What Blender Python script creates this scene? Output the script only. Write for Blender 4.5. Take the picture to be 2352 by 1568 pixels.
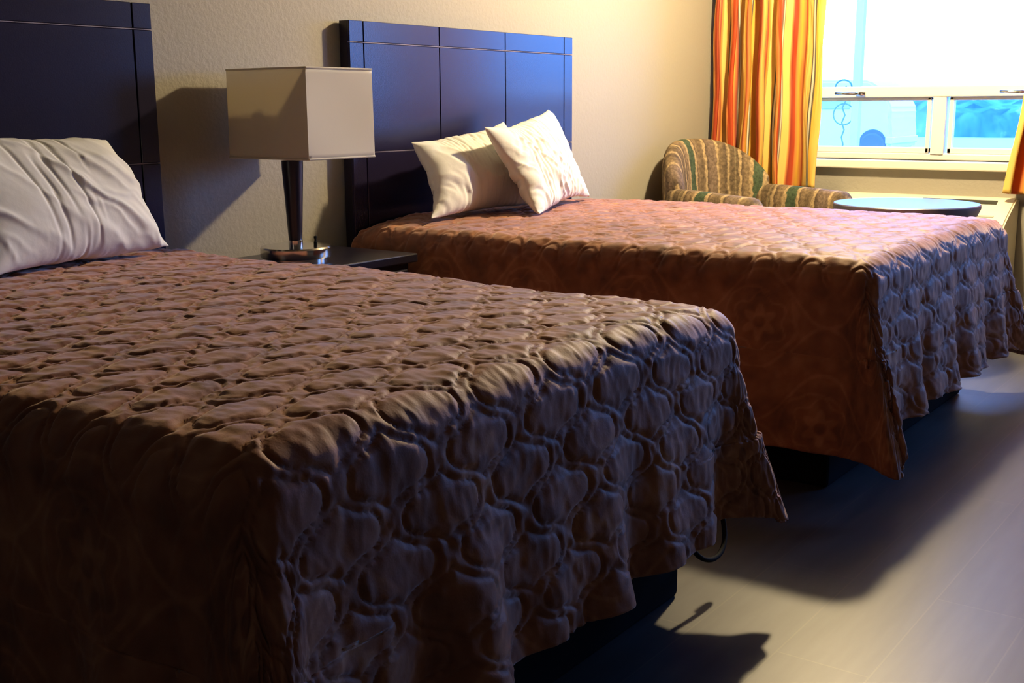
import bpy, bmesh, math, random
import numpy as np
from mathutils import Vector, Matrix

for o in list(bpy.data.objects): bpy.data.objects.remove(o)
SC = bpy.context.scene
COL = SC.collection
rng = np.random.default_rng(7)
random.seed(7)

# ------------------------------------------------------------------ camera
CAM = (-2.8034, -3.0022, 1.0844); YAW, PITCH, ROLL, FPX = 0.6298, -0.2009, -0.0063, 2641.7
F = Vector((math.cos(PITCH)*math.cos(YAW), math.cos(PITCH)*math.sin(YAW), math.sin(PITCH)))
R = Vector((math.sin(YAW), -math.cos(YAW), 0)); U = R.cross(F)
R2 = R*math.cos(ROLL)+U*math.sin(ROLL); U2 = U*math.cos(ROLL)-R*math.sin(ROLL)
cd = bpy.data.cameras.new('camera'); cam = bpy.data.objects.new('camera', cd); COL.objects.link(cam)
cam.matrix_world = Matrix(((R2.x, U2.x, -F.x, CAM[0]), (R2.y, U2.y, -F.y, CAM[1]), (R2.z, U2.z, -F.z, CAM[2]), (0, 0, 0, 1)))
cd.sensor_width = 36; cd.lens = 36*FPX/2352; cd.clip_start = .02; cd.clip_end = 300
SC.camera = cam

# ------------------------------------------------------------------ light
SC.view_settings.view_transform = 'Standard'; SC.view_settings.look = 'None'
SC.view_settings.gamma = 1; SC.view_settings.use_curve_mapping = False
SC.view_settings.exposure = 0.0
w = bpy.data.worlds.new('sky'); SC.world = w; w.use_nodes = True
bg = w.node_tree.nodes['Background']; bg.inputs[0].default_value = (0.115, 0.34, 1.0, 1); bg.inputs[1].default_value = 17
PEND = (1.98, -1.38, 2.24)
PEND_E = 2100.0

def portal(loc, sy, sz):
    l = bpy.data.lights.new('window_portal', 'AREA'); l.shape = 'RECTANGLE'; l.size = sz; l.size_y = sy
    l.cycles.is_portal = True
    o = bpy.data.objects.new('window_portal', l); COL.objects.link(o); o.location = loc
    o.rotation_euler = (0, math.radians(90), 0)

# room numbers
XB = 3.32; XL = -3.7; YB = -4.7; ZC = 2.46
W1 = (-2.16, -0.31, 0.80, 2.12)      # y0 y1 z0 z1 of the window seen
W2 = (-4.1, -2.75, 0.80, 2.12)       # next window beyond the frame
for wd in (W1, W2):
    portal((XB+.15, (wd[0]+wd[1])/2, (wd[2]+wd[3])/2), wd[1]-wd[0]+.1, wd[3]-wd[2]+.1)

# ------------------------------------------------------------------ material helpers
def mat(name, col=(.5, .5, .5), rough=.6, metal=0., spec=.5, **kw):
    m = bpy.data.materials.new(name); m.use_nodes = True
    b = m.node_tree.nodes['Principled BSDF']
    b.inputs['Base Color'].default_value = (*col, 1); b.inputs['Roughness'].default_value = rough
    b.inputs['Metallic'].default_value = metal; b.inputs['Specular IOR Level'].default_value = spec
    for k, v in kw.items():
        b.inputs[k.replace('_', ' ')].default_value = v
    return m
def N(m, t, **kw):
    n = m.node_tree.nodes.new(t)
    for k, v in kw.items(): setattr(n, k, v)
    return n
def L(m, a, b): m.node_tree.links.new(a, b)
def P(m): return m.node_tree.nodes['Principled BSDF']
def bump(m, scale, strength, dist=.01, detail=3, rough=.5, coord='Object', stretch=None, ntype='ShaderNodeTexNoise'):
    tc = N(m, 'ShaderNodeTexCoord'); n = N(m, ntype); n.inputs['Scale'].default_value = scale
    if ntype == 'ShaderNodeTexNoise':
        n.inputs['Detail'].default_value = detail; n.inputs['Roughness'].default_value = rough
    src = tc.outputs[coord]
    if stretch:
        mp = N(m, 'ShaderNodeMapping'); mp.inputs['Scale'].default_value = stretch; L(m, src, mp.inputs[0]); src = mp.outputs[0]
    L(m, src, n.inputs['Vector'])
    b = N(m, 'ShaderNodeBump'); b.inputs['Strength'].default_value = strength; b.inputs['Distance'].default_value = dist
    L(m, n.outputs[0], b.inputs['Height'])
    L(m, b.outputs[0], P(m).inputs['Normal'])
    return n, b
def ramp(m, src, stops, interp='LINEAR'):
    r = N(m, 'ShaderNodeValToRGB'); r.color_ramp.interpolation = interp
    e = r.color_ramp.elements
    e[0].position, e[0].color = stops[0][0], (*stops[0][1], 1)
    e[1].position, e[1].color = stops[-1][0], (*stops[-1][1], 1)
    for p, c in stops[1:-1]:
        k = e.new(p); k.color = (*c, 1)
    L(m, src, r.inputs[0]); return r

# ------------------------------------------------------------------ mesh helpers
ORG = {}
def origin(p): return ORG.get(p.name, Vector((0, 0, 0))) if p else Vector((0, 0, 0))
def link_mesh(name, V, Fc, m, parent=None, smooth=True, attrs=None, loc=None):
    V = np.asarray(V, float)
    base = origin(parent)
    if parent is None and loc is not None: base = Vector(loc)
    me = bpy.data.meshes.new(name)
    me.from_pydata((V-np.array(base)).tolist(), [], [tuple(int(i) for i in f) for f in Fc]); me.update()
    if attrs:
        for k, a in attrs.items():
            at = me.attributes.new(k, 'FLOAT', 'POINT'); at.data.foreach_set('value', np.asarray(a, np.float32).ravel())
    me.polygons.foreach_set('use_smooth', [smooth]*len(me.polygons))
    o = bpy.data.objects.new(name, me); COL.objects.link(o)
    for mm in (m if isinstance(m, (list, tuple)) else [m]): me.materials.append(mm)
    if parent: o.parent = parent
    else: o.location = base
    ORG[o.name] = base
    return o
def thing(name, label, cat, loc, group=None):
    o = bpy.data.objects.new(name, None); COL.objects.link(o); o.location = loc; o.empty_display_size = .1
    ORG[o.name] = Vector(loc); return tag(o, label, cat, group)
def tag(o, label, cat, group=None, kind=None):
    if label: o['label'] = label
    if cat: o['category'] = cat
    if group: o['group'] = group
    if kind: o['kind'] = kind
    return o
class MB:
    def __init__(s): s.V = []; s.F = []; s.n = 0
    def add(s, V, Fc, M=None):
        V = np.asarray(V, float)
        if M is not None: V = V@np.array(M.to_3x3()).T+np.array(M.translation)
        s.V.append(V); s.F += [tuple(i+s.n for i in f) for f in Fc]; s.n += len(V); return s
    def box(s, a, b, bev=0., M=None, seg=2):
        bm = bmesh.new(); bmesh.ops.create_cube(bm, size=1)
        for v in bm.verts: v.co = Vector([a[i]+(b[i]-a[i])*(v.co[i]+.5) for i in range(3)])
        if bev > 0: bmesh.ops.bevel(bm, geom=list(bm.edges), offset=bev, segments=seg, affect='EDGES', profile=.5)
        bm.verts.index_update()
        s.add([v.co[:] for v in bm.verts], [tuple(v.index for v in f.verts) for f in bm.faces], M); bm.free(); return s
    def lathe(s, prof, c=(0, 0, 0), seg=48, M=None):
        V = []; Fc = []
        for r, z in prof:
            for k in range(seg):
                t = 2*math.pi*k/seg; V.append((c[0]+r*math.cos(t), c[1]+r*math.sin(t), c[2]+z))
        for i in range(len(prof)-1):
            for k in range(seg):
                k2 = (k+1) % seg; Fc.append((i*seg+k, i*seg+k2, (i+1)*seg+k2, (i+1)*seg+k))
        Fc.append(tuple(range(seg))[::-1]); Fc.append(tuple((len(prof)-1)*seg+k for k in range(seg)))
        return s.add(V, Fc, M)
    def tube(s, pts, r, seg=10):
        pts = [Vector(p) for p in pts]; V = []; Fc = []
        for i, p in enumerate(pts):
            d = (pts[min(i+1, len(pts)-1)]-pts[max(i-1, 0)]).normalized()
            a = d.orthogonal().normalized() if i == 0 else (a-d*a.dot(d)).normalized()
            b = d.cross(a); rr = r[i] if hasattr(r, '__len__') else r
            for k in range(seg):
                t = 2*math.pi*k/seg; V.append((p+a*rr*math.cos(t)+b*rr*math.sin(t))[:])
        for i in range(len(pts)-1):
            for k in range(seg):
                k2 = (k+1) % seg; Fc.append((i*seg+k, i*seg+k2, (i+1)*seg+k2, (i+1)*seg+k))
        Fc.append(tuple(range(seg))[::-1]); Fc.append(tuple((len(pts)-1)*seg+k for k in range(seg)))
        return s.add(V, Fc)
    def build(s, name, m, parent=None, smooth=False, loc=None):
        o = link_mesh(name, np.vstack(s.V), s.F, m, parent, smooth, loc=loc)
        if smooth == 'auto' or not smooth: pass
        return o
def shade_auto(o, ang=35):
    me = o.data; me.polygons.foreach_set('use_smooth', [True]*len(me.polygons))
    me.set_sharp_from_angle(angle=math.radians(ang)); return o

# value noise in numpy
def vnoise(x, y, seed=0, octs=3, gain=.5):
    out = np.zeros_like(x, float); amp = 1; tot = 0
    for o in range(octs):
        g = np.random.default_rng(seed+o*17).random((256, 256))*2-1
        xx = x*2**o+37.1*o; yy = y*2**o+11.7*o
        xi = np.floor(xx).astype(int); yi = np.floor(yy).astype(int); fx = xx-xi; fy = yy-yi
        fx = fx*fx*fx*(fx*(fx*6-15)+10); fy = fy*fy*fy*(fy*(fy*6-15)+10)
        a = g[xi % 256, yi % 256]; b = g[(xi+1) % 256, yi % 256]; c = g[xi % 256, (yi+1) % 256]; d = g[(xi+1) % 256, (yi+1) % 256]
        out += amp*((a*(1-fx)+b*fx)*(1-fy)+(c*(1-fx)+d*fx)*fy); tot += amp; amp *= gain
    return out/tot
def sm(a, b, x):
    t = np.clip((x-a)/(b-a), 0, 1); return t*t*(3-2*t)

# ------------------------------------------------------------------ materials
M_wall = mat('painted_wall', (.335, .312, .262), .62, spec=.3)
M_wall2 = mat('darkened_wall_paint', (.07, .065, .06), .8)  # walls out of view, darkened to cut bounced light
bump(M_wall, 55, .35, .006, 4, .55)
M_ceil = mat('ceiling_paint', (.14, .13, .115), .9)  # ceiling out of view, likewise darkened against bounce
M_floor = mat('wood_laminate', (.3, .28, .26), .42, spec=.55)
def floor_nodes(m):
    tc = N(m, 'ShaderNodeTexCoord'); mp = N(m, 'ShaderNodeMapping'); mp.inputs['Location'].default_value = (.3, .07, 0)
    L(m, tc.outputs['Object'], mp.inputs[0])
    br = N(m, 'ShaderNodeTexBrick'); br.offset = .37; br.inputs['Scale'].default_value = 1
    br.inputs['Mortar Size'].default_value = .0018; br.inputs['Brick Width'].default_value = 1.2; br.inputs['Row Height'].default_value = .19
    br.inputs['Color1'].default_value = (.062, .062, .064, 1); br.inputs['Color2'].default_value = (.073, .072, .074, 1); br.inputs['Mortar'].default_value = (.10, .09, .08, 1)
    L(m, mp.outputs[0], br.inputs[0])
    mp2 = N(m, 'ShaderNodeMapping'); mp2.inputs['Scale'].default_value = (1.2, 9, 1); L(m, tc.outputs['Object'], mp2.inputs[0])
    n = N(m, 'ShaderNodeTexNoise'); n.inputs['Scale'].default_value = 2.2; n.inputs['Detail'].default_value = 6; L(m, mp2.outputs[0], n.inputs[0])
    r = ramp(m, n.outputs[0], [(.3, (.72, .72, .72)), (.7, (1.1, 1.1, 1.1))])
    mx = N(m, 'ShaderNodeMix', data_type='RGBA', blend_type='MULTIPLY'); mx.inputs[0].default_value = 1
    L(m, br.outputs[0], mx.inputs[6]); L(m, r.outputs[0], mx.inputs[7]); L(m, mx.outputs[2], P(m).inputs['Base Color'])
floor_nodes(M_floor)
M_white = mat('white_vinyl', (.78, .76, .70), .35)
M_sill = mat('painted_sill', (.80, .76, .66), .4)
M_trim = mat('baseboard_paint', (.62, .56, .46), .5)
M_dark = mat('dark_laminate', (.012, .010, .022), .28, spec=.5)
M_head = mat('headboard_laminate', (.012, .009, .034), .24, spec=.5)
bump(M_head, 260, .10, .002, 2)
M_groove = mat('groove_shadow', (.004, .003, .01), .5)
M_nickel = mat('brushed_nickel', (.62, .60, .55), .16, metal=1)
M_black = mat('black_box_cloth', (.006, .006, .008), .9, spec=.1)
M_matt = mat('mattress_ticking', (.5, .48, .45), .8)
M_shade = mat('linen_shade', (.82, .79, .70), .75, spec=.2)
def shade_nodes(m):
    P(m).inputs['Transmission Weight'].default_value = 0
    tr = N(m, 'ShaderNodeBsdfTranslucent'); tr.inputs[0].default_value = (.80, .74, .60, 1)
    mx = N(m, 'ShaderNodeMixShader'); mx.inputs[0].default_value = .30
    out = m.node_tree.nodes['Material Output']
    L(m, P(m).outputs[0], mx.inputs[1]); L(m, tr.outputs[0], mx.inputs[2]); L(m, mx.outputs[0], out.inputs[0])
shade_nodes(M_shade); bump(M_shade, 420, .12, .001, 2)
M_pillow = mat('white_cotton', (.78, .77, .72), .8, spec=.15, Sheen_Weight=.1)
bump(M_pillow, 30, .12, .01, 4)
M_cord = mat('black_cord', (.01, .01, .01), .8, spec=.1)
M_ac = mat('cream_plastic', (.78, .74, .58), .4)
M_acd = mat('vent_black', (.03, .03, .02), .6)
M_table = mat('dark_tabletop', (.012, .022, .10), .40, spec=1.0, IOR=1.9)
M_post = mat('white_post', (.34, .34, .34), .5)

def glass(name, haze=.0):
    m = bpy.data.materials.new(name); m.use_nodes = True; nt = m.node_tree; nt.nodes.clear()
    out = nt.nodes.new('ShaderNodeOutputMaterial'); t = nt.nodes.new('ShaderNodeBsdfTransparent'); g = nt.nodes.new('ShaderNodeBsdfGlossy')
    g.inputs['Roughness'].default_value = .02; mx = nt.nodes.new('ShaderNodeMixShader'); fr = nt.nodes.new('ShaderNodeFresnel'); fr.inputs[0].default_value = 1.2
    t.inputs[0].default_value = (.96, .98, 1, 1)
    nt.links.new(fr.outputs[0], mx.inputs[0]); nt.links.new(t.outputs[0], mx.inputs[1]); nt.links.new(g.outputs[0], mx.inputs[2])
    src = mx.outputs[0]
    if haze:
        d = nt.nodes.new('ShaderNodeBsdfTranslucent'); d.inputs[0].default_value = (.9, .85, .8, 1); m2 = nt.nodes.new('ShaderNodeMixShader'); m2.inputs[0].default_value = haze  # thin pale veil stands in for the pane's reflected haze
        nt.links.new(src, m2.inputs[1]); nt.links.new(d.outputs[0], m2.inputs[2]); src = m2.outputs[0]
    nt.links.new(src, out.inputs[0]); return m
M_glass = glass('window_glass'); M_glass_haze = glass('hazy_window_glass', .035)

# bedspread: the print comes from a per-vertex attribute laid out in the cloth's own coordinates
M_spread = mat('quilted_bedspread', (.2, .1, .08), .58, spec=.3, Sheen_Weight=.5, Sheen_Roughness=.42)
def spread_nodes(m):
    a = N(m, 'ShaderNodeAttribute'); a.attribute_name = 'print'
    r = ramp(m, a.outputs['Fac'], [(0, (.14, .055, .040)), (.5, (.33, .128, .064)), (1, (.53, .26, .135))])
    L(m, r.outputs[0], P(m).inputs['Base Color'])
    P(m).inputs['Sheen Tint'].default_value = (1.0, .80, .70, 1)
    bump(m, 260, .15, .002, 2)
spread_nodes(M_spread)

# ------------------------------------------------------------------ setting
def struct(name, mb, m, **k): return tag(mb.build(name, m, **k), None, None, kind='structure')
struct('floor', MB().box((XL, YB, -.1), (XB, 0, 0)), M_floor)
struct('ceiling', MB().box((XL, YB, ZC), (XB+.15, .15, ZC+.1)), M_ceil)
struct('wall_back', MB().box((XL-.15, 0, -.1), (XB+.2, .15, ZC)), M_wall)
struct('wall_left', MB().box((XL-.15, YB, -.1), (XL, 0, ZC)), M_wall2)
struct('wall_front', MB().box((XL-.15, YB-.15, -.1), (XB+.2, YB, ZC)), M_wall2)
mb = MB(); T = .2
ys = [YB, W2[0], W2[1], W1[0], W1[1], 0]
for i in range(5):
    if i in (1, 3):
        wd = W2 if i == 1 else W1
        mb.box((XB, ys[i], -.1), (XB+T, ys[i+1], wd[2])); mb.box((XB, ys[i], wd[3]), (XB+T, ys[i+1], ZC))
    else: mb.box((XB, ys[i], -.1), (XB+T, ys[i+1], ZC))
struct('wall_right', mb, M_wall)
struct('baseboard_right', MB().box((XB-.014, YB, 0), (XB, 0, .09), .004), M_trim)
struct('baseboard_back', MB().box((XL, -.014, 0), (XB-.014, 0, .09), .004), M_trim)

def window(name, wd, sash_z, mull, glassm):
    y0, y1, z0, z1 = wd; x0, x1 = XB+.05, XB+.13
    fr = MB(); t = .045
    fr.box((x0, y0, z0), (x1, y0+t, z1), .006); fr.box((x0, y1-t, z0), (x1, y1, z1), .006)
    fr.box((x0, y0, z1-t), (x1, y1, z1), .006); fr.box((x0, y0, z0), (x1, y1, z0+.035), .006)
    w_ = struct(name, fr, M_white)
    # transom between picture pane and lower sashes
    MB().box((x0-.012, y0+t, sash_z-.045), (x1-.02, y1-t, sash_z+.012), .006).build('transom', M_white, w_)
    my0, my1 = mull
    MB().box((x0-.006, my0+.012, z0+.03), (x1-.02, my1-.012, sash_z-.03), .004).build('mullion', M_white, w_)
    for k, (a, b) in enumerate(((my1, y1-t), (y0+t, my0))):
        s = MB(); q = .03; x2 = x0+.012; x3 = x1-.025; za, zb = z0+.035, sash_z-.045
        s.box((x2, a, za), (x3, a+.022, zb), .005); s.box((x2, b-.022, za), (x3, b, zb), .005)
        s.box((x2, a, za), (x3, b, za+q), .005); s.box((x2, a, zb-.018), (x3, b, zb), .005)
        sh = s.build('lower_sash', M_white, w_)
        MB().box((x2+.02, a+.02, za+.02), (x2+.026, b-.02, zb-.012)).build('pane', glassm[k], sh)
    MB().box((x1-.035, y0+t, sash_z+.01), (x1-.03, y1-t, z1-t)).build('upper_pane', M_glass, w_)
    sl = MB().box((XB-.045, y0-.03, z0-.045), (x0+.01, y1+.03, z0+.0), .007).build('window_sill', M_sill, w_)
    return w_
SZ = 1.168
w1 = window('window_1', W1, SZ, (-1.278, -1.187), (M_glass_haze, M_glass))
def latch(y, w_):
    hb = MB().box((XB+.018, y-.05, SZ-.038), (XB+.042, y+.0, SZ-.014), .006)
    hb.tube([(XB+.02, y-.02, SZ-.026), (XB+.0, y+.0, SZ-.025), (XB-.005, y+.06, SZ-.024), (XB-.004, y+.105, SZ-.022)], [.010, .009, .007, .008])
    h = hb.build('sash_latch', M_nickel, w_, smooth=True); h['label'] = 'nickel latch lever'
    return h
latch(-.80, w1); latch(-1.64, w1)
w2 = window('window_2', W2, SZ, (-3.47, -3.38), (M_glass, M_glass))

# ------------------------------------------------------------------ curtains
M_curt = mat('striped_curtain', (.8, .5, .2), .55, spec=.3)
def curtain_nodes(m):
    a = N(m, 'ShaderNodeAttribute'); a.attribute_name = 'stripe'
    Y = (.76, .44, .06); Y2 = (.82, .56, .15); O = (.68, .26, .07); RR = (.50, .07, .018); RD = (.32, .045, .02); G = (.12, .10, .07); Wt = (.72, .66, .48); Mv = (.33, .20, .15)
    st = [(0, Y2), (.105, Y2), (.115, G), (.130, G), (.135, Wt), (.160, Wt), (.165, G), (.180, G), (.19, Y), (.30, Y2), (.315, O), (.34, RR), (.40, RR), (.415, O), (.45, O), (.465, Y),
          (.50, Y), (.51, O), (.55, RD), (.57, G), (.585, Wt), (.595, G), (.605, Y2), (.70, Y2), (.715, O), (.74, RD), (.80, RR), (.82, O), (.87, Y), (.93, O), (.965, RD), (1, Y)]
    r = ramp(m, a.outputs['Fac'], st)
    L(m, r.outputs[0], P(m).inputs['Base Color'])
    tr = N(m, 'ShaderNodeBsdfTranslucent'); L(m, r.outputs[0], tr.inputs[0])
    mx = N(m, 'ShaderNodeMixShader'); mx.inputs[0].default_value = .12
    L(m, P(m).outputs[0], mx.inputs[1]); L(m, tr.outputs[0], mx.inputs[2]); L(m, mx.outputs[0], m.node_tree.nodes['Material Output'].inputs[0])
    bump(m, 600, .1, .001, 2)
curtain_nodes(M_curt)
def curtain(name, label, ya, yb, zb, zt, seed, lean, phase=0., rep=.30, folds=6, amp=.04):
    nu, nz = 420, 90
    u = np.linspace(0, 1, nu)[None, :]; v = np.linspace(0, 1, nz)[:, None]   # v 0 bottom
    r_ = np.random.default_rng(seed)
    ph = (1-(1-u)**1.55)*folds*2*np.pi + .9*np.sin(u*7.3+seed)+.5*np.sin(v*3.1+u*9)*(.6)
    A = amp*(1+.35*np.sin(u*11+seed))*(1.05-.25*v)
    x = XB-.105 - A*(np.sin(ph)+.25*np.sin(2*ph+1)) + .006*vnoise(u*30+0*v, v*9+0*u, seed)
    y = ya+(yb-ya)*u + .035*np.cos(ph)*(yb-ya > 0 and 1 or -1) + lean(v)*u**0 + .006*np.sin(v*14+u*20)
    z = zb+(zt-zb)*v + .006*np.sin(ph)*(1-v) + 0*u
    # stripe runs along the cloth's width (arc length)
    d = np.hypot(np.diff(x[nz//2]), np.diff(y[nz//2])); s = np.concatenate([[0], np.cumsum(d)])
    st = np.mod(s/rep+phase, 1)[None, :]+0*v
    X = x+0*y; V = np.stack([X, y+0*X, z+0*X], -1).reshape(-1, 3)
    Fc = [(j*nu+i, j*nu+i+1, (j+1)*nu+i+1, (j+1)*nu+i) for j in range(nz-1) for i in range(nu-1)]
    o = link_mesh(name, V, Fc, M_curt, None, True, {'stripe': st}, loc=(XB-.1, (ya+yb)/2, zb))
    s_ = o.modifiers.new('thickness', 'SOLIDIFY'); s_.thickness = .003
    return tag(o, label, 'curtain')
curtain('curtain', 'long orange, red and yellow striped curtain left of the window, behind the armchair', -.035, -.64, .645, 2.262, 3, lambda v: .0*v, .74, .36, 5.2)
curtain('curtain', 'striped curtain cut by the right frame edge, right of the window, slanting outward', -1.60, -2.35, .655, 2.262, 5, lambda v: -.115*np.minimum(v*1.6, 1)**1.0, .60, .70, 5)
rod = thing('curtain_rod', 'curtain rod above the window', 'curtain rod', (XB-.1, -1.2, 2.29))
MB().tube([(XB-.1, -.02, 2.29), (XB-.1, -2.5, 2.29)], .012).build('rod', M_nickel, rod, smooth=True)
for y in (-.3, -2.3): MB().box((XB-.11, y-.01, 2.28), (XB, y+.01, 2.30)).build('bracket', M_nickel, rod)

# ------------------------------------------------------------------ headboards
def headboard(label, x0, x1, ztop, gz, gx):
    h = thing('headboard', label, 'headboard', ((x0+x1)/2, -.03, .0))
    cols = [x0]+gx+[x1]; rows = [.12]+gz+[ztop]
    g = .0022; mb = MB()
    for i in range(len(cols)-1):
        for j in range(len(rows)-1):
            a = (cols[i]+(g if i else 0), -.06, rows[j]+(g if j else 0)); b = (cols[i+1]-(g if i < len(cols)-2 else 0), -.048, rows[j+1]-(g if j < len(rows)-2 else 0))
            mb.box(a, b, .0014, seg=1)
    p = mb.build('panel', M_head, h)
    il = MB()
    for z in gz: il.box((x0+.001, -.0598, z-.0012), (x1-.001, -.05, z+.0012))  # pale strips: light caught along the groove edges, put in as colour
    il.build('groove_highlight', mat('lit_groove_edge', (.20, .17, .24), .5), h)
    MB().box((x0, -.0485, .12), (x1, -.012, ztop-.0005)).build('backing_board', M_dark, h)
    for x in (x0+.12, x1-.16): MB().box((x, -.045, 0), (x+.06, -.015, .13)).build('leg', M_dark, h)
    return h
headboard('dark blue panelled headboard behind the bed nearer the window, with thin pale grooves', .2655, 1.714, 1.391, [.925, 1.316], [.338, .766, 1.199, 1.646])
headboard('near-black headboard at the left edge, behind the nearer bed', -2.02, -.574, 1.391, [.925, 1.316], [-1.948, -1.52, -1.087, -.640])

# ------------------------------------------------------------------ beds and bedspreads
def bed(label, x0, x1, ztop):
    b = thing('bed', label, 'bed', ((x0+x1)/2, -1.0, 0))
    MB().box((x0+.06, -1.86, .28), (x1-.06, -.08, ztop-.06), .05, seg=4).build('mattress', M_matt, b, smooth=True)
    MB().box((x0+.04, -1.87, .0), (x1-.04, -.08, .275), .012).build('box_base', M_black, b)
    return b
def print_pattern(s, t):
    # woven damask: blotchy scrolls, medallions and an ogee net
    n1 = vnoise(s*22, t*22, 3, 4); n2 = vnoise(s*9+5, t*9, 9, 3)
    px, py = .30, .40
    i = np.floor(s/px); ss = s-(i+.5)*px; tt = t+np.where(np.mod(i, 2) == 0, 0, py/2); tt = tt-(np.floor(tt/py)+.5)*py
    r = np.hypot(ss, tt); th = np.arctan2(tt, ss)
    flower = sm(.006, -.006, r-.042*(1+.28*np.cos(6*th)))-1.2*sm(.004, -.004, r-.017)
    ring = sm(.006, .001, np.abs(r-.075-.010*np.cos(6*th)))
    og = np.abs(np.abs(ss)-px*.5*(.5+.5*np.cos(2*np.pi*tt/py)))
    net = sm(.010, .002, og)
    swirl = sm(.55, .9, np.sin(r*150+th*2+n2*4))*sm(.14, .10, r)*sm(.075, .09, r)
    v = .40+.38*n1+.22*n2+.34*flower+.22*ring+.22*net+.22*swirl
    return np.clip(v, 0, 1)
def quilt(s, t, q):
    """height of the quilting, in the cloth's flat coordinates (m)"""
    PA, PB = .100, .145
    sw = s+.010*np.sin(t*7+1)+.008*vnoise(s*5, t*5, 21); tw = t+.008*np.sin(s*9)+.008*vnoise(s*5+9, t*5, 22)
    best = np.full(s.shape, -9.)
    i0 = np.floor(sw/PA)
    bu = np.zeros_like(s); bv = np.zeros_like(s)
    for di in (-1, 0, 1, 2):
        i = i0+di; off = np.where(np.mod(i, 2) == 0, 0., .5)*PB
        j = np.round((tw-off)/PB)
        du = sw-i*PA; dv = tw-off-j*PB
        v_ = np.clip(dv/(PB*.5), -1.2, 1.2); av = np.abs(v_)
        vw = np.clip(v_-.05*(1-v_**2), -1, 1)
        half = PA*(.5+.5*np.cos(np.pi*np.abs(vw)))**.84
        half = -np.log(np.exp(-75*half)+np.exp(-75*PA*.98))/75
        slope = PA*np.pi/PB*np.sin(np.pi*np.abs(vw))*sm(PA*.84, PA*.60, half)
        d2 = (half-np.abs(du))/np.sqrt(1+slope**2)
        d2 = np.where(av >= 1, -.03, d2)
        m_ = d2 > best; best = np.where(m_, d2, best); bu = np.where(m_, du, bu); bv = np.where(m_, dv, bv)
    d = best-.0115                                   # cell outline leaves a band between neighbours
    ins = d > 0
    hi = .0062*(1-np.exp(-np.maximum(d, 0)/.0035))+.0022*sm(0, .03, d)
    ho = .0062*(1-np.exp(-np.maximum(-d, 0)/.0030))
    puck = vnoise(sw*62, tw*52, 31, 2); wr = vnoise(sw*85+4*vnoise(sw*9, tw*9, 77), tw*17, 37, 3); wr2 = vnoise(sw*40, tw*24, 33, 2)
    h = np.where(ins, hi*(1+.25*wr2), ho*(.95+.55*puck))
    h += .0017*wr*(1-.3*sm(.0, .03, d))+.0010*wr2
    return h*q
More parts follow.
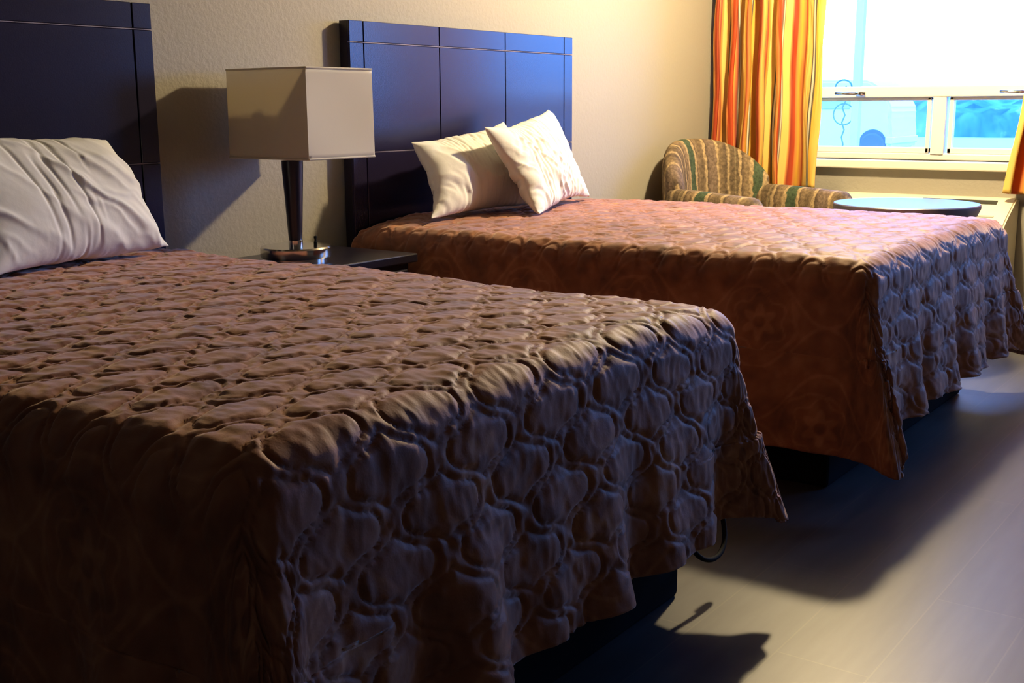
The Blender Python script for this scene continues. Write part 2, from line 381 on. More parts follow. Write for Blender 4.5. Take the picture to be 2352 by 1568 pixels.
def bedspread(label, x0, x1, y1, zt, D, res, seed, cfg):
    y0 = -.075
    Wd = x1-x0; Ln = y0-y1; rr = cfg.get('rr', .075)
    Dn, Df, Dt = D           # drop near(-X), far(+X), foot
    s = np.arange(-Dn, Wd+Df+res*.5, res); t = np.arange(0, Ln+Dt+res*.5, res)
    S, Tt = np.meshgrid(s, t, indexing='xy')
    ax = np.where(S < rr, S-rr, np.where(S > Wd-rr, S-(Wd-rr), 0.)); by = np.maximum(Tt-(Ln-rr), 0)
    ix = np.clip(S, rr, Wd-rr); iy = np.minimum(Tt, Ln-rr)
    e = np.hypot(ax, by); ne = np.maximum(e, 1e-9)
    nx, ny = ax/ne, by/ne
    Dx = np.where(ax > 0, Df, Dn)+rr; Dy = Dt+rr
    rmax = 1/np.maximum(np.maximum(np.abs(nx)/Dx, ny/Dy), 1e-6)
    both = (np.abs(ax) > 1e-6) & (by > 1e-6)
    rtar = np.hypot(nx**2*Dx, ny**2*Dy)*(1+.03*np.abs(2*nx*ny)); rtar = (nx**2*Dx+ny**2*Dy)*(1+cfg.get('tip', .06)*4*nx*nx*ny*ny)
    eflat = e.copy(); e = np.where(both, e*rtar/rmax, e)
    arc = rr*np.pi/2
    th = np.clip(e/rr, 0, np.pi/2)
    hor = np.where(e < arc, rr*np.sin(th), rr); ver = np.where(e < arc, rr*(1-np.cos(th)), rr+(e-arc))
    k = np.clip((e-arc)/(.45), 0, 1.6)
    phi = np.arctan2(by, np.abs(ax)+1e-9); corner = np.sin(2*phi)
    side = np.where(ax > 0, 1., -1.)
    # flutes: run round the perimeter
    per = np.where(by > 0, ix+0*S, iy)
    fx = .020*np.sin(ix*2*np.pi/.34+cfg['ph'])+.014*np.sin(ix*2*np.pi/.19+1.3*cfg['ph'])+.012*vnoise(ix*4, S*0, seed)
    fy = .016*np.sin(iy*2*np.pi/.45+seed)+.010*np.sin(iy*2*np.pi/.23+seed*2)
    wfoot = np.sin(phi)**2; wside = np.cos(phi)**2
    flute = (fx*wfoot*(1-corner*.6)+fy*wside*(1-corner*.6))
    ac_ = np.abs(corner)
    fan = .020*np.cos(phi*10+.6)*ac_
    out = hor+k**1.25*(flute*1.25+fan+.045)
    fanx = np.where(side > 0, cfg['cf'][0], -cfg['cn'][0]); fany = np.where(side > 0, cfg['cf'][1], cfg['cn'][1])
    X = x0+ix+nx*out+fanx*ac_**.8*k**1.1; Y = y0-iy-ny*out-fany*ac_**.8*k**1.1
    Z = zt-ver
    # crowned, slightly uneven top
    u = (S/Wd-.5)*2; v = Tt/Ln
    top = sm(0.02, -.10, e-.0)
    Z += -.020*np.clip(np.abs(u), 0, 1)**4*(e < arc*3)-.0
    Z += .010*vnoise(S*2.2, Tt*2.2, seed+5, 2)*sm(.2, 0, e)
    Z += -.03*sm(.14, 0, Tt)*sm(.5, 1, np.abs(u))
    for (cx_, cy_, rr_, hh) in cfg.get('dents', []):
        Z += hh*np.exp(-((S-cx_)**2+(Tt-cy_)**2)/rr_**2)
    Z = np.maximum(Z, .022+.01*np.sin(S*40)**2)
    # displacement along the normal
    B = np.stack([X, Y, Z], -1)
    du = np.gradient(B, axis=1); dv = np.gradient(B, axis=0)
    n = np.cross(dv, du); n /= np.maximum(np.linalg.norm(n, axis=-1, keepdims=True), 1e-9)
    if n[len(t)//2, len(s)//2, 2] < 0: n = -n
    sidew = sm(.02, .12, np.abs(ax)-by)             # quilting is pressed flat on the side drops
    q = 1-.80*sidew*sm(0.05, .16, e)
    h = quilt(S+.04, Tt, q)
    if cfg.get('soft'): h = h*(1-cfg['soft']*sm(.35, .8, Tt/Ln)*sm(.1, 0., e))
    # long drape creases on the sides
    h += .004*vnoise(S*5, Tt*14, seed+50, 3)*sm(.05, .3, e)
    B = B+n*h[..., None]
    V = B.reshape(-1, 3); ns, nt_ = len(s), len(t)
    i = np.arange(ns-1)[None, :]; j = np.arange(nt_-1)[:, None]; a = j*ns+i
    Fq = np.stack([a, a+ns, a+ns+1, a+1], -1).reshape(-1, 4)
    base = np.array(((x0+x1)/2, (y0+y1)/2, zt))
    me = bpy.data.meshes.new('bedspread'); me.vertices.add(len(V)); me.vertices.foreach_set('co', (V-base).ravel().astype(np.float32))
    me.loops.add(Fq.size); me.loops.foreach_set('vertex_index', Fq.ravel().astype(np.int32))
    me.polygons.add(len(Fq)); me.polygons.foreach_set('loop_start', (np.arange(len(Fq))*4).astype(np.int32))
    me.polygons.foreach_set('use_smooth', np.ones(len(Fq), bool)); me.update(calc_edges=True); me.validate()
    at = me.attributes.new('print', 'FLOAT', 'POINT'); at.data.foreach_set('value', print_pattern(S, Tt).ravel().astype(np.float32))
    me.materials.append(M_spread)
    o = bpy.data.objects.new('bedspread', me); COL.objects.link(o); o.location = base
    m_ = o.modifiers.new('thickness', 'SOLIDIFY'); m_.thickness = .007; m_.offset = -1
    return tag(o, label, 'bedspread')
ZT = .680
bed('bed on the left, nearer the camera, its black base showing under the bedspread', -1.93, -.575, ZT)
bed('bed nearer the window, in front of the blue headboard', .245, 1.705, ZT)
bedspread('brown quilted bedspread draped over the nearer left bed, hem hanging to its black base', -1.95, -.565, -1.985, ZT, (.50, .45, .43), .0042, 3,
          dict(ph=.4, cf=(.075, .08), cn=(.03, .10), rr=.07))
bedspread('brown quilted bedspread on the bed nearer the window, foot side lit blue', .225, 1.725, -1.985, ZT, (.52, .48, .46), .0055, 11,
          dict(ph=2.1, cf=(.10, .09), cn=(.01, .10), rr=.065, soft=.2, tip=.10))

# ------------------------------------------------------------------ pillows (inflated cloth)
def pillow(label, corners, depth_dir, inflate=1.0, seed=1, slack=1.06, iters=160, nu=72, nv=52, skew=.5):
    """corners TL TR BR BL in world space; the case is simulated as two sheets sewn at the rim"""
    c = [np.array(p, float) for p in corners]
    u = np.linspace(0, 1, nu)[None, :, None]; v = np.linspace(0, 1, nv)[:, None, None]
    flat = (c[3]*(1-u)+c[2]*u)*(1-v)+(c[0]*(1-u)+c[1]*u)*v
    nrm = np.cross(c[2]-c[3], c[0]-c[3]); nrm /= np.linalg.norm(nrm)
    U_ = u+0*v; V_ = v+0*u; eu_ = (c[2]-c[3]); ev_ = (c[0]-c[3])
    bow_u = (-.035*np.sin(np.pi*V_)+.018*vnoise(V_*3.3, U_*2.1, seed+3))*(U_*2-1); bow_v = (-.045*np.sin(np.pi*U_)+.030*vnoise(U_*3.7, V_*2.3, seed+4))*(V_*2-1)
    flat = flat+eu_*bow_u+ev_*bow_v+nrm*.030*vnoise(U_*2.3, V_*1.9, seed+6)
    if nrm@np.array(depth_dir) < 0: nrm = -nrm
    idx_f = np.arange(nu*nv).reshape(nv, nu)
    idx_b = -np.ones((nv, nu), int); cnt = nu*nv
    rim = np.zeros((nv, nu), bool); rim[0] = rim[-1] = True; rim[:, 0] = rim[:, -1] = True
    idx_b[rim] = idx_f[rim]; inner = ~rim; idx_b[inner] = cnt+np.arange(inner.sum())
    n = cnt+inner.sum()
    r_ = np.random.default_rng(seed)
    shp = np.sin(np.pi*u[0, :, 0])[None, :]**.5*np.sin(np.pi*v[:, 0, 0])[:, None]**.5
    Pn = np.zeros((n, 3)); Pn[idx_f.ravel()] = (flat+nrm*shp[..., None]*.05*inflate).reshape(-1, 3)
    Pn[idx_b[inner]] = (flat-nrm*shp[..., None]*.05*inflate)[inner]
    Pn += r_.normal(size=Pn.shape)*.0012
    E = []
    def edges(I, w_):
        for a, b in ((I[:, :-1], I[:, 1:]), (I[:-1], I[1:]), (I[:-1, :-1], I[1:, 1:]), (I[1:, :-1], I[:-1, 1:])): E.append(np.stack([a.ravel(), b.ravel(), np.full(a.size, w_)], -1))
        for a, b in ((I[:, :-3], I[:, 3:]), (I[:-3], I[3:])): E.append(np.stack([a.ravel(), b.ravel(), np.full(a.size, -1)], -1))
    edges(idx_f, 1); edges(idx_b, 1)
    E = np.vstack(E); a, b = E[:, 0].astype(int), E[:, 1].astype(int)
    full = np.zeros((n, 3)); full[idx_f.ravel()] = flat.reshape(-1, 3); full[idx_b[inner]] = flat[inner]
    dd = full[a]-full[b]; eu = (c[2]-c[3])/np.linalg.norm(c[2]-c[3]); cu = np.abs(dd@eu)/np.maximum(np.linalg.norm(dd, axis=1), 1e-9)
    L0 = np.linalg.norm(dd, axis=1)*(slack+.075*cu**2); bend = E[:, 2] < 0
    quads = []
    for I, flip in ((idx_f, 0), (idx_b, 1)):
        qd = np.stack([I[:-1, :-1], I[:-1, 1:], I[1:, 1:], I[1:, :-1]], -1).reshape(-1, 4); quads.append(qd[:, ::-1] if flip else qd)
    Q = np.vstack(quads)
    # outward orientation for the front sheet
    p = Pn[Q[len(Q)//4]]; 
    if np.cross(p[1]-p[0], p[3]-p[0])@nrm < 0: Q = Q[:, ::-1]
    vel = np.zeros_like(Pn); dt = .02
    deg = np.bincount(a, minlength=n)+np.bincount(b, minlength=n)
    X0 = Pn.copy()
    pins = [idx_f[0, 0], idx_f[0, -1], idx_f[-1, 0], idx_f[-1, -1]]
    tgt = Pn[pins].copy()
    for it in range(iters):
        q4 = Pn[Q]; fn = np.cross(q4[:, 2]-q4[:, 0], q4[:, 3]-q4[:, 1])*.5
        vn = np.zeros_like(Pn)
        for k in range(4):
            for ax_ in range(3): vn[:, ax_] += np.bincount(Q[:, k], fn[:, ax_], n)
        vn /= np.maximum(np.linalg.norm(vn, axis=1, keepdims=True), 1e-12)
        vol = abs((q4.mean(1)*fn).sum()/3)
        if it == 0: area = np.linalg.norm(np.cross(c[1]-c[0], c[3]-c[0])); Vt = area*.105*inflate
        acc = vn*40.0*max(-.3, (Vt-vol)/Vt); acc[:, 2] -= .9
        vel = (vel+acc*dt)*.90; Pp = Pn.copy(); Pn = Pn+vel*dt
        for sub in range(14):
            d = Pn[b]-Pn[a]; l = np.linalg.norm(d, axis=1)
            diff = (l-L0)/np.maximum(l, 1e-9)
            diff = np.where(bend, np.where(l < L0*.80, (l-L0*.80)/np.maximum(l, 1e-9)*.2, 0), diff)*.5
            c_ = d*diff[:, None]
            for ax_ in range(3):
                Pn[:, ax_] += (np.bincount(a, c_[:, ax_], n)-np.bincount(b, c_[:, ax_], n))/deg*2.2
            Pn[:, 2] = np.maximum(Pn[:, 2], ZT+.016); Pn[:, 1] = np.minimum(Pn[:, 1], -.066)
        Pn += (X0-Pn)*.022
        vel = (Pn-Pp)/dt
    # long folds of the loose case
    q4 = Pn[Q]; fn = np.cross(q4[:, 2]-q4[:, 0], q4[:, 3]-q4[:, 1])*.5; vn = np.zeros_like(Pn)
    for k in range(4):
        for ax_ in range(3): vn[:, ax_] += np.bincount(Q[:, k], fn[:, ax_], n)
    vn /= np.maximum(np.linalg.norm(vn, axis=1, keepdims=True), 1e-12)
    uu, vv = np.meshgrid(np.linspace(0, 1, nu), np.linspace(0, 1, nv)); sk = skew
    a_ = uu+sk*vv+.06*vnoise(uu*4, vv*4, seed+8)
    r1 = np.maximum(0, 1-np.abs(vnoise(a_*7.5, vv*1.6, seed+9, 1))*3.4)**1.6; r2 = np.maximum(0, 1-np.abs(vnoise(a_*15, vv*3.1-uu, seed+12, 1))*3.2)
    msk = np.clip(2.2*vnoise(uu*2.6, vv*2.1, seed+14, 1)+.55, 0, 1); fade = np.clip(np.minimum(np.minimum(uu, 1-uu), np.minimum(vv, 1-vv))/.08, 0, 1)
    dz_ = (.0125*r1*(.35+.65*msk)+.0050*r2*msk)*fade
    dd_ = np.zeros(n); dd_[idx_f.ravel()] = dz_.ravel(); dd_[idx_b[inner]] = dz_[inner]
    sgn = 1.
    Pn = Pn+vn*dd_[:, None]*sgn
    me_f = [tuple(q) for q in Q.tolist()]
    o = link_mesh('pillow', Pn, me_f, M_pillow, None, True, loc=tuple(np.mean(c, axis=0)))
    ss = o.modifiers.new('smooth', 'SUBSURF'); ss.levels = 1; ss.render_levels = 2
    return tag(o, label, 'pillow')
ND = (-.4, -.9, .3)
pillow('white pillow standing against the blue headboard, partly behind another pillow', [(.44, -.20, .975), (1.06, -.15, 1.035), (1.13, -.30, .71), (.37, -.36, .715)], ND, 1.05, 2, 1.08)
pillow('white pillow leaning in front of another pillow on the bed nearer the window', [(0.647, -0.379, 1.021), (1.244, -0.242, 1.085), (1.438, -0.332, 0.724), (0.71, -0.575, 0.719)], ND, .8, 5, 1.07)
pillow('white pillow leaning against the near-black headboard on the nearer bed', [(-1.50, -.22, 1.03), (-.85, -.18, 1.0), (-.77, -.32, .726), (-1.37, -.44, .722)], ND, 1.1, 9, 1.08)

# ------------------------------------------------------------------ nightstand and lamp
NSZ = .600
ns = thing('nightstand', 'dark glossy nightstand between the two beds, under the table lamp', 'nightstand', (-.16, -.24, 0))
MB().box((-.46, -.45, NSZ-.03), (.158, -.02, NSZ), .004).build('top', M_dark, ns)
MB().box((-.43, -.43, .08), (.13, -.03, NSZ-.03), .003).build('body', M_dark, ns)
dr = MB().box((-.41, -.445, .36), (.11, -.43, NSZ-.05), .003).build('drawer', M_dark, ns)
MB().lathe([(.004, 0), (.012, .003), (.012, .012), (.002, .018)], seg=20, M=Matrix.Translation((-.15, -.446, .45))@Matrix.Rotation(math.radians(90), 4, 'X')).build('knob', M_nickel, dr, smooth=True)
for x in (-.43, .09):
    for y in (-.42, -.07): MB().box((x, y, 0), (x+.04, y+.04, .08)).build('leg', M_dark, ns)

lx, ly = -.213, -.25
lamp = thing('table_lamp', 'table lamp with square off-white shade on a dark tapered stem and nickel disc foot', 'lamp', (lx, ly, NSZ))
o = MB().lathe([(.10, 0), (.10, .012), (.112, .014), (.114, .020), (.114, .044), (.110, .049), (.03, .053), (.0, .053)], (lx, ly, NSZ), 72).build('foot', M_nickel, lamp); shade_auto(o)
o = MB().lathe([(.016, .05), (.020, .058), (.022, .075), (.034, .300), (.034, .322), (.014, .324), (.014, .335)], (lx, ly, NSZ), 40).build('stem', M_dark, lamp); shade_auto(o)
o = MB().lathe([(.019, .05), (.023, .052), (.023, .066), (.0185, .070)], (lx, ly, NSZ), 40).build('stem_collar', M_nickel, lamp); shade_auto(o)
o = MB().lathe([(.006, 0), (.006, .012), (.0035, .014), (.0035, .022), (.005, .024), (.005, .03), (0, .032)], (lx+.035, ly-.055, NSZ+.05), 14).build('switch', M_cord, lamp); shade_auto(o)
o = MB().lathe([(.016, .325), (.016, .375), (.02, .38), (.02, .40), (.012, .41)], (lx, ly, NSZ), 24).build('socket', M_nickel, lamp); shade_auto(o)
def shade_box():
    xa, xb, ya, yb, za, zb = -.313, -.020, -.43, -.070, .930, 1.207
    n = 22; V = []; Fc = []
    per = [(xa+(xb-xa)*i/n, ya) for i in range(n)]+[(xb, ya+(yb-ya)*i/n) for i in range(n)]+[(xb-(xb-xa)*i/n, yb) for i in range(n)]+[(xa, yb-(yb-ya)*i/n) for i in range(n)]
    nz = 16; cx, cy = (xa+xb)/2, (ya+yb)/2
    for j in range(nz+1):
        v = j/nz; sag = math.sin(math.pi*v)
        for k, (x, y) in enumerate(per):
            f = (k % n)/n; s_ = math.sin(math.pi*f)*sag
            nrm = [(0, -1), (1, 0), (0, 1), (-1, 0)][k//n]
            b_ = -.006*s_
            tp = 1-.012*v
            V.append((cx+(x-cx)*tp+nrm[0]*b_, cy+(y-cy)*tp+nrm[1]*b_, za+(zb-za)*v))
    m_ = 4*n
    for j in range(nz):
        for k in range(m_):
            k2 = (k+1) % m_; Fc.append((j*m_+k, j*m_+k2, (j+1)*m_+k2, (j+1)*m_+k))
    o = link_mesh('lamp_shade', V, Fc, M_shade, lamp, True); o.data.set_sharp_from_angle(angle=math.radians(50))
    s_ = o.modifiers.new('thickness', 'SOLIDIFY'); s_.thickness = .0025
    for z, tp in ((za+.002, 1), (zb-.002, .988)):
        fr = MB(); pts = [(cx+(x-cx)*tp, cy+(y-cy)*tp, z) for x, y in ((xa, ya), (xb, ya), (xb, yb), (xa, yb))]
        for i in range(4): fr.tube([pts[i], pts[(i+1) % 4]], .0032, 8)
        fr.build('rim', M_shade, o)
    sp = MB()
    for (x, y) in ((xa, ya), (xb, ya), (xb, yb), (xa, yb)): sp.tube([(lx, ly, NSZ+.40), (cx+(x-cx)*.98, cy+(y-cy)*.98, za+.05)], .0022, 6)
    sp.build('spider', M_nickel, o)
    MB().lathe([(.012, 0), (.014, .02), (.03, .06), (.032, .085), (.02, .11), (0, .118)], (lx, ly, NSZ+.405), 24).build('bulb', mat('frosted_bulb', (.8, .8, .78), .3), lamp, smooth=True)
shade_box()

# ------------------------------------------------------------------ armchair
M_chair = mat('striped_tapestry', (.3, .22, .14), .8, spec=.2)
def chair_nodes(m):
    a = N(m, 'ShaderNodeAttribute'); a.attribute_name = 'stripe'
    tc = N(m, 'ShaderNodeTexCoord'); n = N(m, 'ShaderNodeTexNoise'); n.inputs['Scale'].default_value = 26; n.inputs['Detail'].default_value = 5; L(m, tc.outputs['Object'], n.inputs[0])
    ma = N(m, 'ShaderNodeMath', operation='MULTIPLY_ADD'); L(m, n.outputs[0], ma.inputs[0]); ma.inputs[1].default_value = .07; L(m, a.outputs['Fac'], ma.inputs[2])
    T1 = (.12, .085, .050); T2 = (.20, .14, .08); LN = (.36, .26, .14); GR = (.055, .080, .045); DK = (.09, .062, .042); MV = (.17, .12, .085)
    st = [(0, T1), (.07, T1), (.08, LN), (.10, LN), (.11, DK), (.15, T2), (.21, T2), (.22, LN), (.25, LN), (.26, GR), (.37, GR), (.38, LN), (.41, LN), (.42, DK), (.44, T2), (.53, T1), (.56, T2), (.57, LN),
          (.60, LN), (.61, DK), (.66, MV), (.76, MV), (.77, LN), (.79, LN), (.80, T2), (.87, T1), (.90, DK), (.93, LN), (.96, T1), (1, T1)]
    r = ramp(m, ma.outputs[0], st)
    n2 = N(m, 'ShaderNodeTexNoise'); n2.inputs['Scale'].default_value = 60; n2.inputs['Detail'].default_value = 4; L(m, tc.outputs['Object'], n2.inputs[0])
    r2 = ramp(m, n2.outputs[0], [(.35, (.55, .55, .55)), (.65, (1.25, 1.25, 1.25))])
    mx = N(m, 'ShaderNodeMix', data_type='RGBA', blend_type='MULTIPLY'); mx.inputs[0].default_value = .8
    L(m, r.outputs[0], mx.inputs[6]); L(m, r2.outputs[0], mx.inputs[7]); L(m, mx.outputs[2], P(m).inputs['Base Color'])
    b = N(m, 'ShaderNodeBump'); b.inputs['Strength'].default_value = .5; b.inputs['Distance'].default_value = .008; L(m, n2.outputs[0], b.inputs['Height']); L(m, b.outputs[0], P(m).inputs['Normal'])
chair_nodes(M_chair)
CH = (2.66, -.475, 0)
chair = thing('armchair', 'tub armchair in brown and green striped tapestry in the corner, before the curtain', 'armchair', CH)
chair.rotation_euler = (0, 0, math.radians(-19))
ORG[chair.name] = Vector((0, 0, 0))     # parts below are written in the chair's own frame (front = -y)
def chair_back():
    nu, nv = 90, 64; V = []; st = []
    for i in range(nu):
        u = -1+2*i/(nu-1); a = u*math.radians(68)
        cx, cy = .335*math.sin(a)*1.02, .34*math.cos(a)-.02
        nx, ny = math.sin(a), math.cos(a)
        top = .915-.20*abs(u)**2.6; bot = .20; th = .065*(1-.35*abs(u)**3)
        endr = max(.02, 1-max(0, (abs(u)-.90)/.10)**2)**.5
        for j in range(nv):
            t = 2*math.pi*j/nv; ct, s_ = math.cos(t), math.sin(t)
            ex = .38
            px_ = math.copysign(abs(ct)**.8, ct)*th*endr; pz = math.copysign(abs(s_)**ex, s_)
            z = (top+bot)/2+pz*(top-bot)/2*(.97+.03*endr)
            lean = .05*(z-.45)/.5
            V.append((cx+nx*(px_+lean*.5), cy+ny*(px_+lean), z)); st.append((u*.5+.5)*1.82+.57)
    Fc = [(i*nv+j, i*nv+(j+1) % nv, (i+1)*nv+(j+1) % nv, (i+1)*nv+j) for i in range(nu-1) for j in range(nv)]
    Fc += [tuple(range(nv))[::-1], tuple((nu-1)*nv+j for j in range(nv))]
    o = link_mesh('backrest', V, Fc, M_chair, chair, True, {'stripe': np.mod(st, 1)})
    return o
chair_back()
def chair_arm(sx):
    n, m_ = 40, 36; V = []; st = []
    for i in range(n):
        t = i/(n-1); y = .16-.60*t; x = sx*(.318+.012*math.sin(t*3)); zt = .665+.012*math.cos(t*2)
        er = (1-max(0, (t-.90)/.10)**2)**.5 if t > .9 else 1; er = max(er, .08)
        for j in range(m_):
            a = 2*math.pi*j/m_; c_, s_ = math.cos(a), math.sin(a)
            V.append((x+math.copysign(abs(c_)**.75, c_)*.070*er, y, .42+math.copysign(abs(s_)**.45, s_)*(zt-.42)*(.55+.45*er))); st.append(t*1.1+.82)
    Fc = [(i*m_+j, i*m_+(j+1) % m_, (i+1)*m_+(j+1) % m_, (i+1)*m_+j) for i in range(n-1) for j in range(m_)]+[tuple(range(m_))[::-1], tuple((n-1)*m_+j for j in range(m_))]
    link_mesh('armrest', V, Fc, M_chair, chair, True, {'stripe': np.mod(st, 1)})
chair_arm(-1); chair_arm(1)
def chair_box(name, a, b, bev):
    mb = MB().box(a, b, bev, seg=5); V = np.vstack(mb.V); link_mesh(name, V, mb.F, M_chair, chair, True, {'stripe': np.mod(V[:, 0]*1.9+.4, 1)})
chair_box('seat_cushion', (-.25, -.42, .33), (.25, .18, .47), .045); chair_box('base', (-.33, -.38, .08), (.33, .30, .34), .03)
for x in (-.28, .24):
    for y in (-.34, .22): MB().box((x, y, 0), (x+.04, y+.04, .09)).build('leg', M_dark, chair)

# ------------------------------------------------------------------ round table
tx, ty, tz, tr = 2.13, -1.475, .677, .298
tb = thing('round_table', 'small round table with glossy dark blue top between the bed and the window', 'table', (tx, ty, 0))
o = MB().lathe([(tr-.05, -.05), (tr-.012, -.045), (tr, -.016), (tr, -.004), (tr-.004, 0), (0, 0)], (tx, ty, tz), 96).build('tabletop', M_table, tb); shade_auto(o)
o = MB().lathe([(.20, .0), (.20, .02), (.04, .05), (.03, .10), (.03, tz-.10), (.10, tz-.06), (.12, tz-.048)], (tx, ty, 0), 48).build('pedestal', M_dark, tb); shade_auto(o)

# ------------------------------------------------------------------ air conditioner under the window
ac = thing('air_conditioner', 'cream wall air conditioner under the window, behind the round table', 'air conditioner', (XB-.15, -1.16, .2))
def ac_body():
    y0, y1 = -1.665, -.76
    prof = [(XB, .20), (XB, .622), (XB-.03, .628), (XB-.075, .620), (XB-.13, .590), (XB-.20, .556), (XB-.25, .530), (XB-.285, .505), (XB-.295, .48), (XB-.28, .455), (XB-.262, .43), (XB-.25, .23), (XB-.235, .20)]
    bm = bmesh.new(); a = [bm.verts.new((x, y0, z)) for x, z in prof]; b = [bm.verts.new((x, y1, z)) for x, z in prof]
    bm.faces.new(a); bm.faces.new(b[::-1])
    for i in range(len(prof)):
        j = (i+1) % len(prof); bm.faces.new((a[i], b[i], b[j], a[j]))
    bmesh.ops.recalc_face_normals(bm, faces=bm.faces)
    bmesh.ops.bevel(bm, geom=[e for e in bm.edges if abs(e.verts[0].co.y-e.verts[1].co.y) < 1e-5], offset=.008, segments=3, affect='EDGES')
    bm.verts.index_update()
    o = link_mesh('housing', [v.co[:] for v in bm.verts], [tuple(v.index for v in f.verts) for f in bm.faces], M_ac, ac, True); bm.free(); shade_auto(o, 30)
ac_body()
def slab(name, y0, y1, xa, za, xb, zb, m, up=.003):
    d = Vector((xb-xa, 0, zb-za)); n = Vector((d.z, 0, -d.x)).normalized()*up
    if n.z < 0: n = -n
    V = [(xa, y0, za), (xa, y1, za), (xb, y1, zb), (xb, y0, zb)]; V = [Vector(v)-n*.6 for v in V]+[Vector(v)+n for v in V]
    return link_mesh(name, [v[:] for v in V], [(0, 1, 2, 3)[::-1], (4, 5, 6, 7), (0, 1, 5, 4), (1, 2, 6, 5), (2, 3, 7, 6), (3, 0, 4, 7)], m, ac, False)
slab('outlet_grille', -1.585, -1.22, XB-.115, .598, XB-.085, .6135, M_acd)
slab('outlet_grille', -1.40, -1.32, XB-.17, .571, XB-.162, .575, M_acd)
slab('control_door', -1.60, -1.36, XB-.225, .5435, XB-.212, .550, mat('grey_plastic', (.45, .43, .36), .5))

# ------------------------------------------------------------------ strap loop hanging at the near bed's corner
pts = []
for i in range(26):
    a = math.pi*(i/25); pts.append((-.62+.17*(1-math.cos(a))/2-.02, -1.90-.03*math.sin(a), .17-.085*math.sin(a)**.7))
tag(MB().tube(pts, .006, 8).build('cord', M_cord, None, smooth=True, loc=(-.55, -1.92, .1)), 'thin black cord looping down below the corner of the nearer bedspread', 'cord')

# ------------------------------------------------------------------ pendant lamp over the table (its light fills the room)
M_bulb = bpy.data.materials.new('glowing_globe'); M_bulb.use_nodes = True; nt = M_bulb.node_tree; nt.nodes.clear()
em = nt.nodes.new('ShaderNodeEmission'); em.inputs[0].default_value = (1.0, .77, .42, 1); em.inputs[1].default_value = PEND_E
nt.links.new(em.outputs[0], nt.nodes.new('ShaderNodeOutputMaterial').inputs[0])
pd = thing('pendant_lamp', 'glowing globe pendant lamp hanging above the round table', 'lamp', PEND)
def globe(r, c, m, par, name='globe', seg=32):
    pr = [(r*math.sin(math.pi*i/16), -r*math.cos(math.pi*i/16)) for i in range(17)]; pr[0] = (.0005, -r); pr[-1] = (.0005, r)
    return MB().lathe(pr, c, seg).build(name, m, par, smooth=True)
globe(.065, PEND, M_bulb, pd)
MB().tube([(PEND[0], PEND[1], PEND[2]+.06), (PEND[0], PEND[1], ZC)], .004, 8).build('cord', M_cord, pd, smooth=True)
MB().lathe([(.06, -.02), (.06, 0)], (PEND[0], PEND[1], ZC), 24).build('canopy', M_nickel, pd)

# ------------------------------------------------------------------ outdoors
M_grass = mat('lawn', (.34, .36, .36), .9, spec=0.)
bump(M_grass, 3, .3, .1)
M_hedge = mat('hedge_leaves', (.012, .045, .03), .9, spec=0.)
def hn(m):
    tc = N(m, 'ShaderNodeTexCoord'); n = N(m, 'ShaderNodeTexNoise'); n.inputs['Scale'].default_value = 1.3; n.inputs['Detail'].default_value = 8; L(m, tc.outputs['Object'], n.inputs[0])
    r = ramp(m, n.outputs[0], [(.35, (.06, .16, .30)), (.62, (.10, .22, .36)), (.75, (.25, .38, .42))]); L(m, r.outputs[0], P(m).inputs['Base Color'])
hn(M_hedge)
struct('ground_1', MB().box((XB+T, -60, -.4), (140, 120, -.16)), M_grass).name = 'lawn_ground_1'  # lawn ground outside the window
def hedge():
    ny, nz = 420, 24; V = []
    ys_ = np.linspace(-50, 90, ny); 
    for j in range(nz+1):
        a = math.pi*j/nz
        for i, y in enumerate(ys_):
            hgt = 1.62+.10*math.sin(y*1.3)+.06*math.sin(y*3.7)+.75*math.exp(-((y-3.9)/.9)**2)
            rr_ = 1+.08*math.sin(i*1.7+j*2.1)+.05*math.sin(i*.9-j*1.3)
            V.append((46-2.2*math.cos(a)*rr_, y, -.2+(hgt+.2)*math.sin(a)**.45*(.97+.03*rr_) if 0 < j < nz else -.2))
    Fc = [(j*ny+i, j*ny+i+1, (j+1)*ny+i+1, (j+1)*ny+i) for j in range(nz) for i in range(ny-1)]
    tag(link_mesh('hedge', V, Fc, M_hedge, None, True, loc=(46, 10, -.2)), 'long dark hedge far beyond the lawn outside the window', 'hedge')
hedge()
tag(MB().box((5.0, -.232, -.2), (5.055, -.178, 2.9), .006).build('porch_post', M_post, None, loc=(5, -.2, -.2)), 'slim pale porch post standing outside the left window pane, before the white van', 'post')
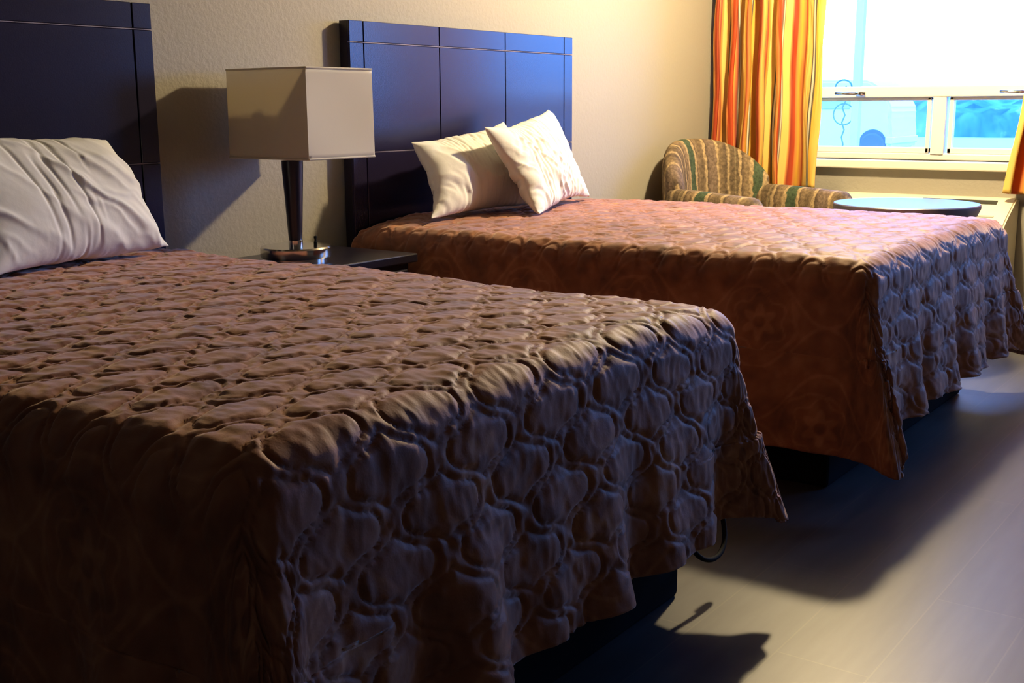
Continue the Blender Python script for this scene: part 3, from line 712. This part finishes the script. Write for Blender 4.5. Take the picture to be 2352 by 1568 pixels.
def van():
    X = 24.; g = -.16
    v = thing('van', 'white van parked outside the left window pane, its dark wheel showing', 'van', (X, 7.5, g))
    mw = mat('white_car_paint', (.50, .50, .50), .5); mt = mat('tyre_rubber', (.03, .055, .06), .7, spec=.2); mg = mat('van_glass', (.25, .25, .25), .1)
    ye = 5.72
    prof = [(ye+.05, .22), (ye, .35), (ye, .62), (ye+.05, .95), (ye+.03, 1.15), (ye+.12, 1.34), (ye+.32, 1.62), (ye+.6, 1.80), (ye+3.6, 1.85), (ye+4.2, 1.25), (ye+5.1, 1.05), (ye+5.2, .3), (ye+5.1, .22)]
    bm = bmesh.new(); a = [bm.verts.new((X, y, g+z)) for y, z in prof]; b = [bm.verts.new((X+1.9, y, g+z)) for y, z in prof]
    bm.faces.new(a); bm.faces.new(b[::-1])
    for i in range(len(prof)):
        j = (i+1) % len(prof); bm.faces.new((a[i], b[i], b[j], a[j]))
    bmesh.ops.recalc_face_normals(bm, faces=bm.faces); bmesh.ops.bevel(bm, geom=list(bm.edges), offset=.06, segments=3, affect='EDGES', clamp_overlap=True); bm.verts.index_update()
    o = link_mesh('body', [q.co[:] for q in bm.verts], [tuple(q.index for q in f.verts) for f in bm.faces], mw, v, True); bm.free(); shade_auto(o, 30)
    for yc in (ye+.43, ye+4.2):
        MB().lathe([(.26, -.12), (.30, -.10), (.30, .10), (.26, .12)], seg=40, M=Matrix.Translation((X+.06, yc, g+.31))@Matrix.Rotation(math.radians(90), 4, 'Y')).build('wheel', mt, v, smooth=False)
        MB().lathe([(.32, -.01), (.32, .0)], seg=40, M=Matrix.Translation((X-.004, yc, g+.37))@Matrix.Rotation(math.radians(90), 4, 'Y')).build('wheel_arch', mt, v)
    MB().box((X-.02, ye+1.0, g+1.15), (X+.02, ye+3.4, g+1.6), .02).build('side_window', mg, v)
    MB().box((X-.02, ye-.03, g+.36), (X+1.9, ye+.14, g+.52), .02).build('bumper', mat('bumper_grey', (.5, .5, .45), .5), v)
van()
hk = MB()
pts = [(5.4, .02+.012*math.sin(t*3), .60+t*.62/12) for t in range(13)]
hk.tube(pts, .006, 8); hk.tube([(5.4, .02+.075*math.cos(a), 1.02+.075*math.sin(a)) for a in np.linspace(-2.6, 2.4, 24)], .005, 8)
hk.tube([(5.4, .10, -.16), (5.4, .02, .62)], .007, 8); hk.tube([(5.4, .03+.06*math.cos(a), 1.21+.05*math.sin(a)) for a in np.linspace(0, 3.1, 14)], .006, 8)
tag(hk.build('garden_hook', mat('dark_iron', (.05, .12, .12), .6), None, smooth=True, loc=(5.4, .02, -.16)), 'thin curled iron garden hook outside, left of the porch post', 'garden hook')
